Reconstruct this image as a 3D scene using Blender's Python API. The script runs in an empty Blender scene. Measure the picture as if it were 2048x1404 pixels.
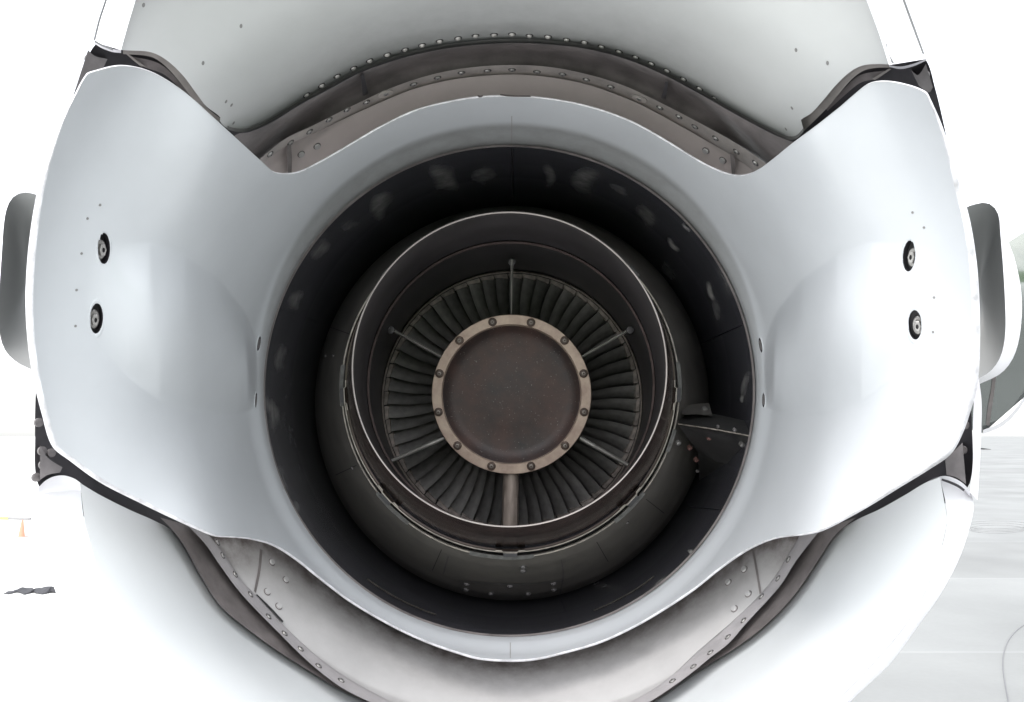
import bpy, math, random
import numpy as np
from mathutils import Matrix, Vector

random.seed(4)
# ------------------------------------------------------------------ camera, world, sun, exposure
S = bpy.context.scene
COL = S.collection
FPX = 1600.0                      # focal length in pixels of a 2048 px wide frame
PITCH = math.radians(6.0)
CAMH = 2.4
cam_d = bpy.data.cameras.new("camera")
cam = bpy.data.objects.new("camera", cam_d)
COL.objects.link(cam)
cam.location = (0, 0, CAMH)
cam.rotation_euler = (math.radians(90) + PITCH, 0, 0)
cam_d.sensor_width = 36.0
cam_d.lens = 36.0 * FPX / 2048.0
cam_d.clip_start = 0.05
cam_d.clip_end = 6000
S.camera = cam

SUN_EL, SUN_ROT = math.radians(58), math.radians(200)
W = bpy.data.worlds.new("World")
S.world = W
W.use_nodes = True
wn = W.node_tree
for n in list(wn.nodes):
    wn.nodes.remove(n)
sky = wn.nodes.new("ShaderNodeTexSky")
sky.sky_type = 'NISHITA'
sky.sun_disc = False
sky.sun_elevation = SUN_EL
sky.sun_rotation = SUN_ROT
sky.air_density = 1.0
sky.dust_density = 1.5
sky.ozone_density = 1.0
hsv = wn.nodes.new("ShaderNodeHueSaturation")      # cloud-white overcast sky
hsv.inputs['Saturation'].default_value = 0.17
bg = wn.nodes.new("ShaderNodeBackground")
bg.inputs['Strength'].default_value = 0.15
wo = wn.nodes.new("ShaderNodeOutputWorld")
wn.links.new(sky.outputs[0], hsv.inputs['Color'])
wn.links.new(hsv.outputs[0], bg.inputs['Color'])
wn.links.new(bg.outputs[0], wo.inputs['Surface'])

sun_d = bpy.data.lights.new("sun", 'SUN')
sun_d.energy = 0.6
sun_d.angle = math.radians(35)
sun_d.color = (1.0, 0.965, 0.92)
sun = bpy.data.objects.new("sun", sun_d)
COL.objects.link(sun)
sdir = Vector((math.sin(SUN_ROT) * math.cos(SUN_EL), math.cos(SUN_ROT) * math.cos(SUN_EL), math.sin(SUN_EL)))
sun.rotation_euler = sdir.to_track_quat('Z', 'Y').to_euler()
sun.location = (0, -10, 20)

S.view_settings.view_transform = 'Standard'
S.view_settings.look = 'None'
S.view_settings.exposure = 1.75
S.view_settings.gamma = 1.0
S.view_settings.use_curve_mapping = False

# ------------------------------------------------------------------ geometry helpers
RX = np.array([1.0, 0, 0])
UP = np.array([0.0, -math.sin(PITCH), math.cos(PITCH)])
FW = np.array([0.0, math.cos(PITCH), math.sin(PITCH)])
CP = np.array([0.0, 0.0, CAMH])

def P(x, y, d):
    """survey point: bearing measured on the photograph, distance d in metres"""
    x = np.asarray(x, float)[..., None]; y = np.asarray(y, float)[..., None]; d = np.asarray(d, float)[..., None]
    return CP + (x - 1024) / FPX * d * RX + (702 - y) / FPX * d * UP + d * FW

E = P(1020, 781, 1.9)             # middle of the engine
CX, CY = 1020.0, 781.0
def rho(x, y):
    return np.hypot(np.asarray(x, float) - CX, np.asarray(y, float) - CY)
def cyl(R):
    """distance field of a coaxial tube of radius R"""
    return lambda x, y: R * FPX / rho(x, y)
def KF(x, y):
    return 0.09 * sm(760, 1120, rho(x, y))
def cylk(R):
    """tube that flares toward its aft end, like the door skins"""
    return lambda x, y: (R + KF(x, y)) * FPX / rho(x, y)
def sm(a, b, x):
    t = np.clip((np.asarray(x, float) - a) / (b - a), 0, 1)
    return t * t * (3 - 2 * t)

def cat(pts, n, closed=False, corners=()):
    """Catmull-Rom through pts resampled to n points by arc length"""
    p = np.array(pts, float)
    m = len(p)
    out = []
    segs = m if closed else m - 1
    for i in range(segs):
        p1, p2 = p[i % m], p[(i + 1) % m]
        p0 = p[(i - 1) % m] if (closed or i > 0) else 2 * p1 - p2
        p3 = p[(i + 2) % m] if (closed or i + 2 < m) else 2 * p2 - p1
        L = np.hypot(*(p2 - p1)) + 1e-9
        # centripetal-like tangents
        t1 = (p2 - p0) * L / (L + np.hypot(*(p1 - p0)) + 1e-9)
        t2 = (p3 - p1) * L / (L + np.hypot(*(p3 - p2)) + 1e-9)
        for k in range(24):
            t = k / 24
            h1 = 2*t**3 - 3*t**2 + 1; h2 = t**3 - 2*t**2 + t; h3 = -2*t**3 + 3*t**2; h4 = t**3 - t**2
            out.append(h1*p1 + h2*t1 + h3*p2 + h4*t2)
    out.append(p[0] if closed else p[-1])
    out = np.array(out)
    s = np.concatenate([[0], np.cumsum(np.hypot(*np.diff(out, axis=0).T))])
    q = np.linspace(0, s[-1], n + (1 if closed else 0))
    r = np.stack([np.interp(q, s, out[:, 0]), np.interp(q, s, out[:, 1])], 1)
    return r[:-1] if closed else r

def mkmesh(name, V, F, mats, midx=None, soot_light=None, smooth=True, angle=35):
    me = bpy.data.meshes.new(name)
    me.from_pydata([tuple(v) for v in np.asarray(V)], [], [tuple(int(i) for i in f) for f in F])
    for m in (mats if isinstance(mats, (list, tuple)) else [mats]):
        me.materials.append(m)
    if midx is not None:
        me.polygons.foreach_set('material_index', np.asarray(midx, dtype=np.int32))
    if soot_light is not None:
        a = me.attributes.new('soot_light', 'FLOAT', 'POINT')
        a.data.foreach_set('value', np.asarray(soot_light, dtype=np.float32))
    if smooth:
        me.polygons.foreach_set('use_smooth', np.ones(len(me.polygons), dtype=bool))
        if angle:
            me.set_sharp_from_angle(angle=math.radians(angle))
    me.update()
    return me

def link(name, me, parent=None, mat=None):
    o = bpy.data.objects.new(name, me)
    COL.objects.link(o)
    if parent is not None:
        o.parent = parent
    if mat is not None:
        o.matrix_local = mat
    return o

def tag(o, label=None, cat_=None, group=None, kind=None):
    if label: o['label'] = label
    if cat_: o['category'] = cat_
    if group: o['group'] = group
    if kind: o['kind'] = kind
    return o

def grid_faces(nu, nv, closed=False, off=0, flip=False):
    F = []
    for i in range(nu if closed else nu - 1):
        j = (i + 1) % nu
        for k in range(nv - 1):
            q = (off + i*nv + k, off + j*nv + k, off + j*nv + k + 1, off + i*nv + k + 1)
            F.append(q[::-1] if flip else q)
    return F

def loft(name, rings, mat, parent, n=256, thick=0.0, soot_light=None, a0=0.0, a1=360.0, sub=1, angle=30):
    """rings of (cx, cy, radius px, distance m) joined into a turned surface"""
    r = np.array(rings, float)
    if sub > 1:
        t = np.linspace(0, len(r) - 1, (len(r) - 1) * sub + 1)
        r = np.stack([np.interp(t, np.arange(len(r)), r[:, k]) for k in range(4)], 1)
    full = abs(a1 - a0) >= 360
    th = np.radians(np.linspace(a0, a1, n, endpoint=not full))
    X = r[None, :, 0] + r[None, :, 2] * np.cos(th)[:, None]
    Y = r[None, :, 1] - r[None, :, 2] * np.sin(th)[:, None]
    D = np.broadcast_to(r[None, :, 3], X.shape)
    V = P(X, Y, D) - E
    V = V.reshape(-1, 3)
    F = grid_faces(n, len(r), full)
    so = None if soot_light is None else soot_light(X, Y).reshape(-1)
    return link(name, mkmesh(name, V, F, mat, soot_light=so, angle=angle), parent)

def patch(name, A, B, depth, mat, parent, nu=160, nv=24, thick=0.03, soot_light=None, closed=False, corners=None, tpow=1.0):
    """sheet between two outlines, lying on the surface depth(x, y), with real thickness"""
    A = cat(A, nu) if not isinstance(A, np.ndarray) else A
    B = cat(B, nu) if not isinstance(B, np.ndarray) else B
    nu = len(A)
    t = np.linspace(0, 1, nv) ** tpow
    X = A[:, None, 0]*(1-t) + B[:, None, 0]*t
    Y = A[:, None, 1]*(1-t) + B[:, None, 1]*t
    D = depth(X, Y)
    V = (P(X, Y, D) - E).reshape(-1, 3)
    F = grid_faces(nu, nv, closed)
    so = None if soot_light is None else soot_light(X, Y).reshape(-1)
    if thick:
        V2 = (P(X, Y, D * (1 + thick)) - E).reshape(-1, 3)
        N = len(V)
        V = np.concatenate([V, V2])
        F += grid_faces(nu, nv, closed, off=N, flip=True)
        b = [i*nv for i in range(nu)]; c = [i*nv + nv-1 for i in range(nu)]
        m = nu if closed else nu - 1
        for i in range(m):
            j = (i+1) % nu
            F.append((b[j], b[i], b[i]+N, b[j]+N)); F.append((c[i], c[j], c[j]+N, c[i]+N))
        if not closed:
            for k in range(nv-1):
                F.append((k, k+1, k+1+N, k+N)); e = (nu-1)*nv
                F.append((e+k+1, e+k, e+k+N, e+k+1+N))
        if so is not None: so = np.concatenate([so, so])
    return link(name, mkmesh(name, V, F, mat, soot_light=so), parent)

def surf(x, y, depth, lift=0.0, spin=0.0):
    """frame on a surface: z = outward normal toward the open side"""
    p = P(x, y, depth(x, y)); e = 1.5
    tx = P(x+e, y, depth(x+e, y)) - P(x-e, y, depth(x-e, y))
    ty = P(x, y-e, depth(x, y-e)) - P(x, y+e, depth(x, y+e))
    n = np.cross(tx, ty); n /= np.linalg.norm(n)
    if np.dot(n, CP - p) < 0: n = -n
    tx /= np.linalg.norm(tx); b = np.cross(n, tx)
    M = Matrix(((tx[0], b[0], n[0]), (tx[1], b[1], n[1]), (tx[2], b[2], n[2]))).to_4x4()
    M.translation = Vector(p - E + n*lift)
    return M @ Matrix.Rotation(spin, 4, 'Z')

def lathe(name, prof, mats, n=14, midx=None, hexes=()):
    """profile of (r, z) turned round z, closed at the top"""
    V, F, mi = [], [], []
    for k, (r, z) in enumerate(prof):
        nn = n
        for i in range(nn):
            a = 2*math.pi*i/nn
            rr = r
            if k in hexes:
                s = math.pi/3; aa = (a % s) - s/2
                rr = r * math.cos(s/2) / math.cos(aa)
            V.append((rr*math.cos(a), rr*math.sin(a), z))
    for k in range(len(prof)-1):
        for i in range(n):
            j = (i+1) % n
            F.append((k*n+i, k*n+j, (k+1)*n+j, (k+1)*n+i)); mi.append(midx[k] if midx else 0)
    F.append(tuple((len(prof)-1)*n + i for i in range(n))); mi.append(midx[-1] if midx else 0)
    return mkmesh(name, V, F, mats, midx=mi, angle=30)

# ------------------------------------------------------------------ materials
def mat(name, col, rough=0.5, metal=0.0, var=0.08, scale=6.0, bump=0.0, bscale=60.0, stretch=None,
        soot_light_col=None, soot_light_noise=0.6, coat=0.0, col2=None, mix_scale=None, spec=0.5, speck=0.0, rvar=0.1, rand=0.0):
    m = bpy.data.materials.new(name)
    m.use_nodes = True
    nt = m.node_tree; N = nt.nodes; L = nt.links
    b = N['Principled BSDF']
    b.inputs['Roughness'].default_value = rough
    b.inputs['Metallic'].default_value = metal
    b.inputs['Specular IOR Level'].default_value = spec
    if coat:
        b.inputs['Coat Weight'].default_value = coat
        b.inputs['Coat Roughness'].default_value = 0.12
    tc = N.new('ShaderNodeTexCoord'); mp = N.new('ShaderNodeMapping')
    if stretch: mp.inputs['Scale'].default_value = stretch
    L.new(tc.outputs['Object'], mp.inputs['Vector'])
    nz = N.new('ShaderNodeTexNoise'); nz.inputs['Scale'].default_value = scale
    nz.inputs['Detail'].default_value = 8; nz.inputs['Roughness'].default_value = 0.62
    L.new(mp.outputs[0], nz.inputs['Vector'])
    mx = N.new('ShaderNodeMix'); mx.data_type = 'RGBA'
    c = np.array(col[:3])
    lo = c * (1 - var) if col2 is None else c
    hi = np.minimum(c * (1 + var), 1) if col2 is None else np.array(col2)
    mx.inputs[6].default_value = (*lo, 1); mx.inputs[7].default_value = (*hi, 1)
    rp = N.new('ShaderNodeMapRange'); rp.inputs[1].default_value = 0.3; rp.inputs[2].default_value = 0.7
    L.new(nz.outputs['Fac'], rp.inputs[0]); L.new(rp.outputs[0], mx.inputs[0])
    out = mx.outputs[2]
    if speck:
        vz = N.new('ShaderNodeTexNoise'); vz.inputs['Scale'].default_value = 220; vz.inputs['Detail'].default_value = 3
        L.new(tc.outputs['Object'], vz.inputs['Vector'])
        vr = N.new('ShaderNodeMapRange'); vr.inputs[1].default_value = 0.66; vr.inputs[2].default_value = 0.74
        L.new(vz.outputs['Fac'], vr.inputs[0])
        ml = N.new('ShaderNodeMath'); ml.operation = 'MULTIPLY'; ml.inputs[1].default_value = speck
        L.new(vr.outputs[0], ml.inputs[0])
        m2 = N.new('ShaderNodeMix'); m2.data_type = 'RGBA'
        m2.inputs[7].default_value = (0.3, 0.28, 0.26, 1)
        L.new(out, m2.inputs[6]); L.new(ml.outputs[0], m2.inputs[0]); out = m2.outputs[2]
    if soot_light_col is not None:
        at = N.new('ShaderNodeAttribute'); at.attribute_name = 'soot_light'  # mask holds real soot as well as painted light and shade
        n2 = N.new('ShaderNodeTexNoise'); n2.inputs['Scale'].default_value = 26
        n2.inputs['Detail'].default_value = 10; n2.inputs['Roughness'].default_value = 0.7
        L.new(tc.outputs['Object'], n2.inputs['Vector'])
        s1 = N.new('ShaderNodeMath'); s1.operation = 'MULTIPLY_ADD'   # (noise-.5)*k*? + soot
        s0 = N.new('ShaderNodeMath'); s0.operation = 'SUBTRACT'; s0.inputs[1].default_value = 0.5
        L.new(n2.outputs['Fac'], s0.inputs[0])
        sc = N.new('ShaderNodeMath'); sc.operation = 'MULTIPLY'; sc.inputs[1].default_value = soot_light_noise * 3
        L.new(s0.outputs[0], sc.inputs[0])
        sp = N.new('ShaderNodeMath'); sp.operation = 'MULTIPLY_ADD'
        L.new(sc.outputs[0], sp.inputs[0]); L.new(at.outputs['Fac'], sp.inputs[1]); L.new(at.outputs['Fac'], sp.inputs[2])
        sp.use_clamp = True
        m3 = N.new('ShaderNodeMix'); m3.data_type = 'RGBA'
        m3.inputs[7].default_value = (*soot_light_col, 1)
        L.new(out, m3.inputs[6]); L.new(sp.outputs[0], m3.inputs[0]); out = m3.outputs[2]
    if rand:
        oi = N.new('ShaderNodeObjectInfo'); mr = N.new('ShaderNodeMapRange')
        mr.inputs[3].default_value = 1 - rand; mr.inputs[4].default_value = 1 + rand
        L.new(oi.outputs['Random'], mr.inputs[0])
        mm = N.new('ShaderNodeMix'); mm.data_type = 'RGBA'; mm.blend_type = 'MULTIPLY'; mm.inputs[0].default_value = 1
        L.new(out, mm.inputs[6]); L.new(mr.outputs[0], mm.inputs[7]); out = mm.outputs[2]
    L.new(out, b.inputs['Base Color'])
    if rvar:
        rr = N.new('ShaderNodeMapRange')
        rr.inputs[3].default_value = max(0.03, rough - rvar); rr.inputs[4].default_value = min(1, rough + rvar)
        L.new(nz.outputs['Fac'], rr.inputs[0]); L.new(rr.outputs[0], b.inputs['Roughness'])
    if bump:
        bn = N.new('ShaderNodeTexNoise'); bn.inputs['Scale'].default_value = bscale; bn.inputs['Detail'].default_value = 5
        L.new(mp.outputs[0], bn.inputs['Vector'])
        bp = N.new('ShaderNodeBump'); bp.inputs['Strength'].default_value = bump; bp.inputs['Distance'].default_value = 0.004
        L.new(bn.outputs['Fac'], bp.inputs['Height']); L.new(bp.outputs[0], b.inputs['Normal'])
    return m

M_SHELL = mat('grey_blue_paint', (0.55, 0.568, 0.59), 0.33, var=0.05, scale=3.5, coat=0.25, soot_light_col=(0.15, 0.145, 0.135), soot_light_noise=0.25, bump=0.06, bscale=3.5)
M_RIM = mat('petal_edge_paint', (0.60, 0.595, 0.615), 0.4, var=0.35, scale=40)
M_EDGE = mat('white_edge_paint', (0.80, 0.79, 0.82), 0.4, var=0.03, scale=20)
M_DOOR = mat('upper_door_paint', (0.58, 0.59, 0.585), 0.33, var=0.05, scale=3, coat=0.2, soot_light_col=(0.13, 0.13, 0.125), soot_light_noise=0.3, bump=0.05, bscale=4)
M_LDOOR = mat('white_door_paint', (0.66, 0.68, 0.69), 0.35, var=0.02, scale=3, soot_light_col=(0.25, 0.26, 0.26), soot_light_noise=0.4)
M_BARREL = mat('sooty_grey_metal', (0.48, 0.47, 0.465), 0.45, var=0.08, scale=7, soot_light_col=(0.12, 0.10, 0.095), soot_light_noise=0.8)
M_BARRELT = mat('pinkish_grey_metal', (0.58, 0.515, 0.495), 0.42, var=0.08, scale=7, soot_light_col=(0.05, 0.04, 0.038), soot_light_noise=0.5)
M_STRIP = mat('riveted_strip_metal', (0.60, 0.55, 0.52), 0.45, var=0.2, scale=22, bump=0.2, bscale=120, soot_light_col=(0.05,0.045,0.04))
M_STRIPB = mat('lower_strip_metal', (0.40, 0.38, 0.385), 0.45, var=0.12, scale=22, bump=0.15, bscale=120)
M_SEAL = mat('grey_rubber_seal', (0.165, 0.148, 0.145), 0.42, var=0.35, scale=16, bump=0.25, bscale=40)
M_DARK = mat('dark_structure', (0.030, 0.028, 0.032), 0.5, var=0.4, scale=14)
M_BROWN = mat('brown_flange', (0.26, 0.24, 0.225), 0.5, var=0.2, scale=20)
M_LINE = mat('glossy_black_liner', (0.085, 0.085, 0.10), 0.19, var=0.12, scale=5, bump=0.03, bscale=7, spec=0.6, rvar=0.04, soot_light_col=(0.85, 0.83, 0.80), soot_light_noise=1.1)  # pale mask colour is for painted reflections
M_COWL = mat('black_cowl_skin', (0.155, 0.145, 0.135), 0.36, var=0.4, scale=9, bump=0.12, bscale=30, soot_light_col=(0.24, 0.22, 0.20), soot_light_noise=0.8, speck=0.25)
M_NOZO = mat('burnt_brown_metal', (0.060, 0.042, 0.037), 0.22, metal=0.4, var=0.3, scale=7, bump=0.03, bscale=6)
M_NOZI = mat('blued_dark_metal', (0.075, 0.070, 0.074), 0.42, metal=0.2, var=0.35, scale=6, bump=0.06, bscale=20)
M_LIP = mat('bright_worn_edge', (0.27, 0.245, 0.23), 0.42, metal=0.3, var=0.15, scale=30)
M_LIP2 = mat('brown_worn_edge', (0.13, 0.10, 0.095), 0.4, metal=0.3, var=0.3, scale=30)
M_THIN = mat('scraped_metal_edge', (0.30, 0.27, 0.24), 0.4, metal=0.4, var=0.6, scale=45)
M_BLADE = mat('heat_grey_blade', (0.27, 0.258, 0.248), 0.45, metal=0.25, rand=0.3, var=0.35, scale=24, bump=0.1, bscale=80)
M_TIP = mat('blade_shroud_metal', (0.38, 0.33, 0.30), 0.45, rand=0.3, metal=0.2, var=0.4, scale=60)
M_FLANGE = mat('tan_heat_tinted_steel', (0.34, 0.235, 0.195), 0.42, metal=0.25, var=0.25, scale=26, col2=(0.58, 0.46, 0.37), bump=0.1, bscale=90)
M_DISC = mat('rusty_brown_plate', (0.020, 0.016, 0.016), 0.48, metal=0.1, scale=11, col2=(0.085, 0.042, 0.033), var=0.3, speck=0.7, bump=0.12, bscale=60)
M_BOLT = mat('rusty_bolt', (0.10, 0.068, 0.055), 0.45, rand=0.35, metal=0.4, var=0.4, scale=80)
M_BOLTC = mat('worn_bolt_centre', (0.22, 0.19, 0.17), 0.4, metal=0.4, var=0.4, scale=80)
M_STEEL = mat('bolt_steel', (0.32, 0.31, 0.30), 0.35, metal=0.5, var=0.3, scale=60)
M_RIVET = mat('grey_rivet', (0.50, 0.48, 0.46), 0.35, rand=0.2, metal=0.2, var=0.1, scale=60)
M_STRUT = mat('tan_strut_metal', (0.34, 0.28, 0.24), 0.42, metal=0.3, var=0.35, scale=14, stretch=(6, 6, 1))
M_SPOKE = mat('grey_strut_metal', (0.5, 0.48, 0.45), 0.4, metal=0.3, var=0.2, scale=20)
M_GREYP = mat('grey_fairing_paint', (0.27, 0.275, 0.275), 0.4, var=0.05, scale=4, coat=0.1)
M_GLOSS = mat('polished_grey_skin', (0.30, 0.32, 0.31), 0.10, metal=0.85, var=0.08, scale=4, bump=0.3, bscale=5)
M_RED = mat('red_lacquer_bolt', (0.16, 0.085, 0.075), 0.4, var=0.3, scale=80)

# ------------------------------------------------------------------ ground
def ground_mat():
    m = bpy.data.materials.new('apron_concrete'); m.use_nodes = True
    nt = m.node_tree; N = nt.nodes; L = nt.links; b = N['Principled BSDF']
    b.inputs['Roughness'].default_value = 0.8
    tc = N.new('ShaderNodeTexCoord')
    nz = N.new('ShaderNodeTexNoise'); nz.inputs['Scale'].default_value = 0.35; nz.inputs['Detail'].default_value = 10
    L.new(tc.outputs['Object'], nz.inputs['Vector'])
    n2 = N.new('ShaderNodeTexNoise'); n2.inputs['Scale'].default_value = 14; n2.inputs['Detail'].default_value = 8
    L.new(tc.outputs['Object'], n2.inputs['Vector'])
    br = N.new('ShaderNodeTexBrick')
    br.offset = 0.0
    br.inputs['Scale'].default_value = 1.0
    br.inputs['Brick Width'].default_value = 45.0; br.inputs['Row Height'].default_value = 4.6
    br.inputs['Mortar Size'].default_value = 0.06; br.inputs['Mortar Smooth'].default_value = 0.9
    br.inputs['Color1'].default_value = (0.235, 0.24, 0.235, 1); br.inputs['Color2'].default_value = (0.27, 0.277, 0.272, 1)
    br.inputs['Mortar'].default_value = (0.285, 0.29, 0.287, 1)
    L.new(tc.outputs['Object'], br.inputs['Vector'])
    mx = N.new('ShaderNodeMix'); mx.data_type = 'RGBA'; mx.blend_type = 'MULTIPLY'; mx.inputs[0].default_value = 1
    r = N.new('ShaderNodeMapRange'); r.inputs[1].default_value = 0.3; r.inputs[2].default_value = 0.7
    r.inputs[3].default_value = 0.84; r.inputs[4].default_value = 1.12
    L.new(nz.outputs['Fac'], r.inputs[0])
    L.new(br.outputs['Color'], mx.inputs[6]); L.new(r.outputs[0], mx.inputs[7])
    # white lens haze over the left side, painted into the ground colour
    sx = N.new('ShaderNodeSeparateXYZ'); L.new(tc.outputs['Object'], sx.inputs[0])
    st = N.new('ShaderNodeMapRange'); st.inputs[1].default_value = -1.0; st.inputs[2].default_value = 0.6
    st.inputs[3].default_value = 1; st.inputs[4].default_value = 0
    L.new(sx.outputs['X'], st.inputs[0])
    m2 = N.new('ShaderNodeMix'); m2.data_type = 'RGBA'
    m2.inputs[7].default_value = (0.78, 0.78, 0.76, 1)
    L.new(st.outputs[0], m2.inputs[0]); L.new(mx.outputs[2], m2.inputs[6])
    m3 = N.new('ShaderNodeMix'); m3.data_type = 'RGBA'; m3.blend_type = 'MULTIPLY'; m3.inputs[0].default_value = 1
    r2 = N.new('ShaderNodeMapRange'); r2.inputs[3].default_value = 0.94; r2.inputs[4].default_value = 1.04
    L.new(n2.outputs['Fac'], r2.inputs[0]); L.new(m2.outputs[2], m3.inputs[6]); L.new(r2.outputs[0], m3.inputs[7])
    L.new(m3.outputs[2], b.inputs['Base Color'])
    return m
M_GROUND = ground_mat()
gv = [(-900, -900, 0), (900, -900, 0), (900, 1500, 0), (-900, 1500, 0)]
g = link('ground', mkmesh('ground', gv, [(0, 1, 2, 3)], M_GROUND, smooth=False)); g['kind'] = 'structure'
M_GRASS = mat('grass_green', (0.07, 0.15, 0.04), 0.8, var=0.4, scale=0.5)
gb = link('grass_verge', mkmesh('grass_verge', [(-300, -60, .02), (300, -60, .02), (300, -9, .02), (-300, -9, .02)], [(0, 1, 2, 3)], M_GRASS, smooth=False)); gb['kind'] = 'structure'

# ------------------------------------------------------------------ the engine
eng = bpy.data.objects.new('jet_engine', None); COL.objects.link(eng)
eng.location = Vector(E); eng.empty_display_size = 0.3
tag(eng, 'tail end of a white jet engine with black duct, turbine blades and open reverser doors', 'jet engine')

# --- nozzle shell ---------------------------------------------------
OUT = [(1023,190),(1100,196),(1180,212),(1260,240),(1330,278),(1390,315),(1430,336),(1470,349),(1500,346),(1530,330),(1580,290),
 (1640,245),(1690,205),(1735,168),(1765,161),(1810,167),(1852,183),(1862,200),(1882,245),(1903,305),(1922,375),(1940,440),(1953,520),
 (1959,600),(1960,690),(1955,770),(1942,820),(1925,868),(1902,908),(1860,938),(1800,975),(1740,1012),(1690,1040),(1645,1062),(1610,1070),
 (1560,1076),(1530,1085),(1490,1105),(1440,1140),(1390,1180),(1330,1220),(1270,1255),(1200,1287),(1120,1310),(1070,1321),(1023,1324),
 (960,1320),(915,1308),(850,1285),(780,1252),(700,1205),(640,1160),(590,1120),(545,1092),(500,1079),(460,1075),(430,1073),(400,1062),
 (340,1035),(280,1006),(200,965),(140,922),(104,892),(84,830),(67,760),(56,690),(51,615),(53,540),(61,460),(75,380),(95,310),(120,245),
 (150,186),(172,148),(184,142),(240,130),(295,140),(350,170),(400,210),(440,252),(480,290),(520,326),(545,342),(570,346),(600,341),
 (650,316),(700,287),(760,252),(830,219),(900,201),(960,192)]
NU = 1500
Oc = cat(OUT, NU, closed=True)
ang = np.unwrap(np.arctan2(-(Oc[:, 1]-CY), Oc[:, 0]-CX))
base = np.linspace(ang[0], ang[0]-2*np.pi, NU, endpoint=False)
dev = ang - base
ker = np.hanning(23); ker /= ker.sum()
dev = np.convolve(np.concatenate([dev[-11:], dev, dev[:11]]), ker, 'valid')
phi = np.minimum.accumulate(base + dev)
phi = 0.93*phi + 0.07*(base + dev.mean())
RIN = 490.0
Ic = np.stack([1018 + RIN*np.cos(phi), 781 - (RIN+1)*np.sin(phi)], 1)
dirv = Oc - np.array([CX, CY]); ro = np.hypot(*dirv.T); un = dirv/ro[:, None]
side = np.abs(un[:, 0])
wr = 5 + 15*sm(0.80, 0.97, side)
bl_ = sm(560, 900, Oc[:, 1])
wr = (4 + 12*sm(0.80, 0.97, side))*(1-bl_) + (5 + 8*sm(0.88, 0.99, side))*bl_
Rimc = Oc - un*wr[:, None]

def blister(x, y, sx):
    """raised hinge fairing running forward from the petal, mirrored by sx"""
    X = np.where(sx < 0, x, 2*CX + 3 - x)
    X = np.asarray(X, float); y = np.asarray(y, float)
    t = (X - 200) / (515 - 200)
    yu = np.interp(X, [150, 220, 300, 370, 440, 490, 515], [520, 492, 492, 516, 566, 628, 690])
    yd = np.interp(X, [150, 200, 260, 320, 400, 480, 515], [640, 690, 752, 795, 818, 822, 812])
    q = (y - (yu+yd)/2) / ((yd-yu)/2*1.06)
    cross = np.clip(1 - q*q, 0, 1)**1.35
    along = sm(-0.10, 0.34, t) * (1 - sm(0.93, 1.0, t))
    return cross * along * (0.62 + 0.38*sm(.1, .6, t))
def shellR(x, y):
    r = rho(x, y)
    x = np.asarray(x, float); y = np.asarray(y, float)
    s = (r - 490) / 470
    ca = np.abs((x - CX) / r)
    R = 0.52 * (1 + 0.03*np.clip(s, 0, 2) + 0.17*sm(0.28, 1.12, s))
    # petal is flatter than a round tube: shallow ridges where it bends
    yy = np.abs(y - 640) / 420
    R = R - 0.013*np.exp(-((np.abs(x - CX) - 640 + 40*yy) / 90)**2) * sm(0.35, 0.9, yy)
    R = R - 0.027*(blister(x, y, -1) + blister(x, y, 1))
    # throat turns outward toward the dark duct
    R = R - 0.010*(1 - sm(490, 530, r))
    return R
dshell = lambda x, y: shellR(x, y) * FPX / rho(x, y)
def shell_shade(x, y):  # throat shading and greyer metal strip, both put into the colour
    r = rho(x, y); up = np.clip((CY - y)/r, -1, 1)
    wid = 16 + 34*sm(-0.1, 1.0, up)
    s = (1 - sm(wid*0.75, wid*1.05, r - 488)) * (0.10 + 0.50*sm(-0.3, 0.9, up))
    s = s + 0.35*(1 - sm(0, 14, r - 488))*(up > -.4)
    return np.clip(s, 0, 1)
HOLES = [(208, 497, .0205), (193, 637, .0205), (517, 687, .019), (511, 800, .019),
         (1818, 512, .0205), (1830, 650, .0205), (1522, 690, .019), (1528, 800, .019)]
nv = 140
t = np.linspace(0, 1, nv)
X = Ic[:, None, 0]*(1-t) + Rimc[:, None, 0]*t
Y = Ic[:, None, 1]*(1-t) + Rimc[:, None, 1]*t
D = dshell(X, Y)
V1 = (P(X, Y, D) - E).reshape(-1, 3)
so1 = shell_shade(X, Y).reshape(-1)
F1 = grid_faces(NU, nv, True)
frames = []; HW, HH = 0.44, 1.12
fc = V1[np.array(F1)].mean(axis=1)
keep = np.ones(len(F1), bool)
for hx, hy, hr in HOLES:
    Mh = surf(hx, hy, dshell); frames.append(Mh)
    c = np.array(Mh.translation); nrm = np.array(Mh.col[2][:3])
    dd = fc - c
    if hr < 0.02: continue
    ax = np.array(Mh.col[0][:3]); ay = np.array(Mh.col[1][:3])
    keep &= ~(((dd @ ax)/(hr*HW))**2 + ((dd @ ay)/(hr*HH))**2 + ((dd @ nrm)/.03)**2 < 1.0)
Fk = [f for f, k in zip(F1, keep) if k]
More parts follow.
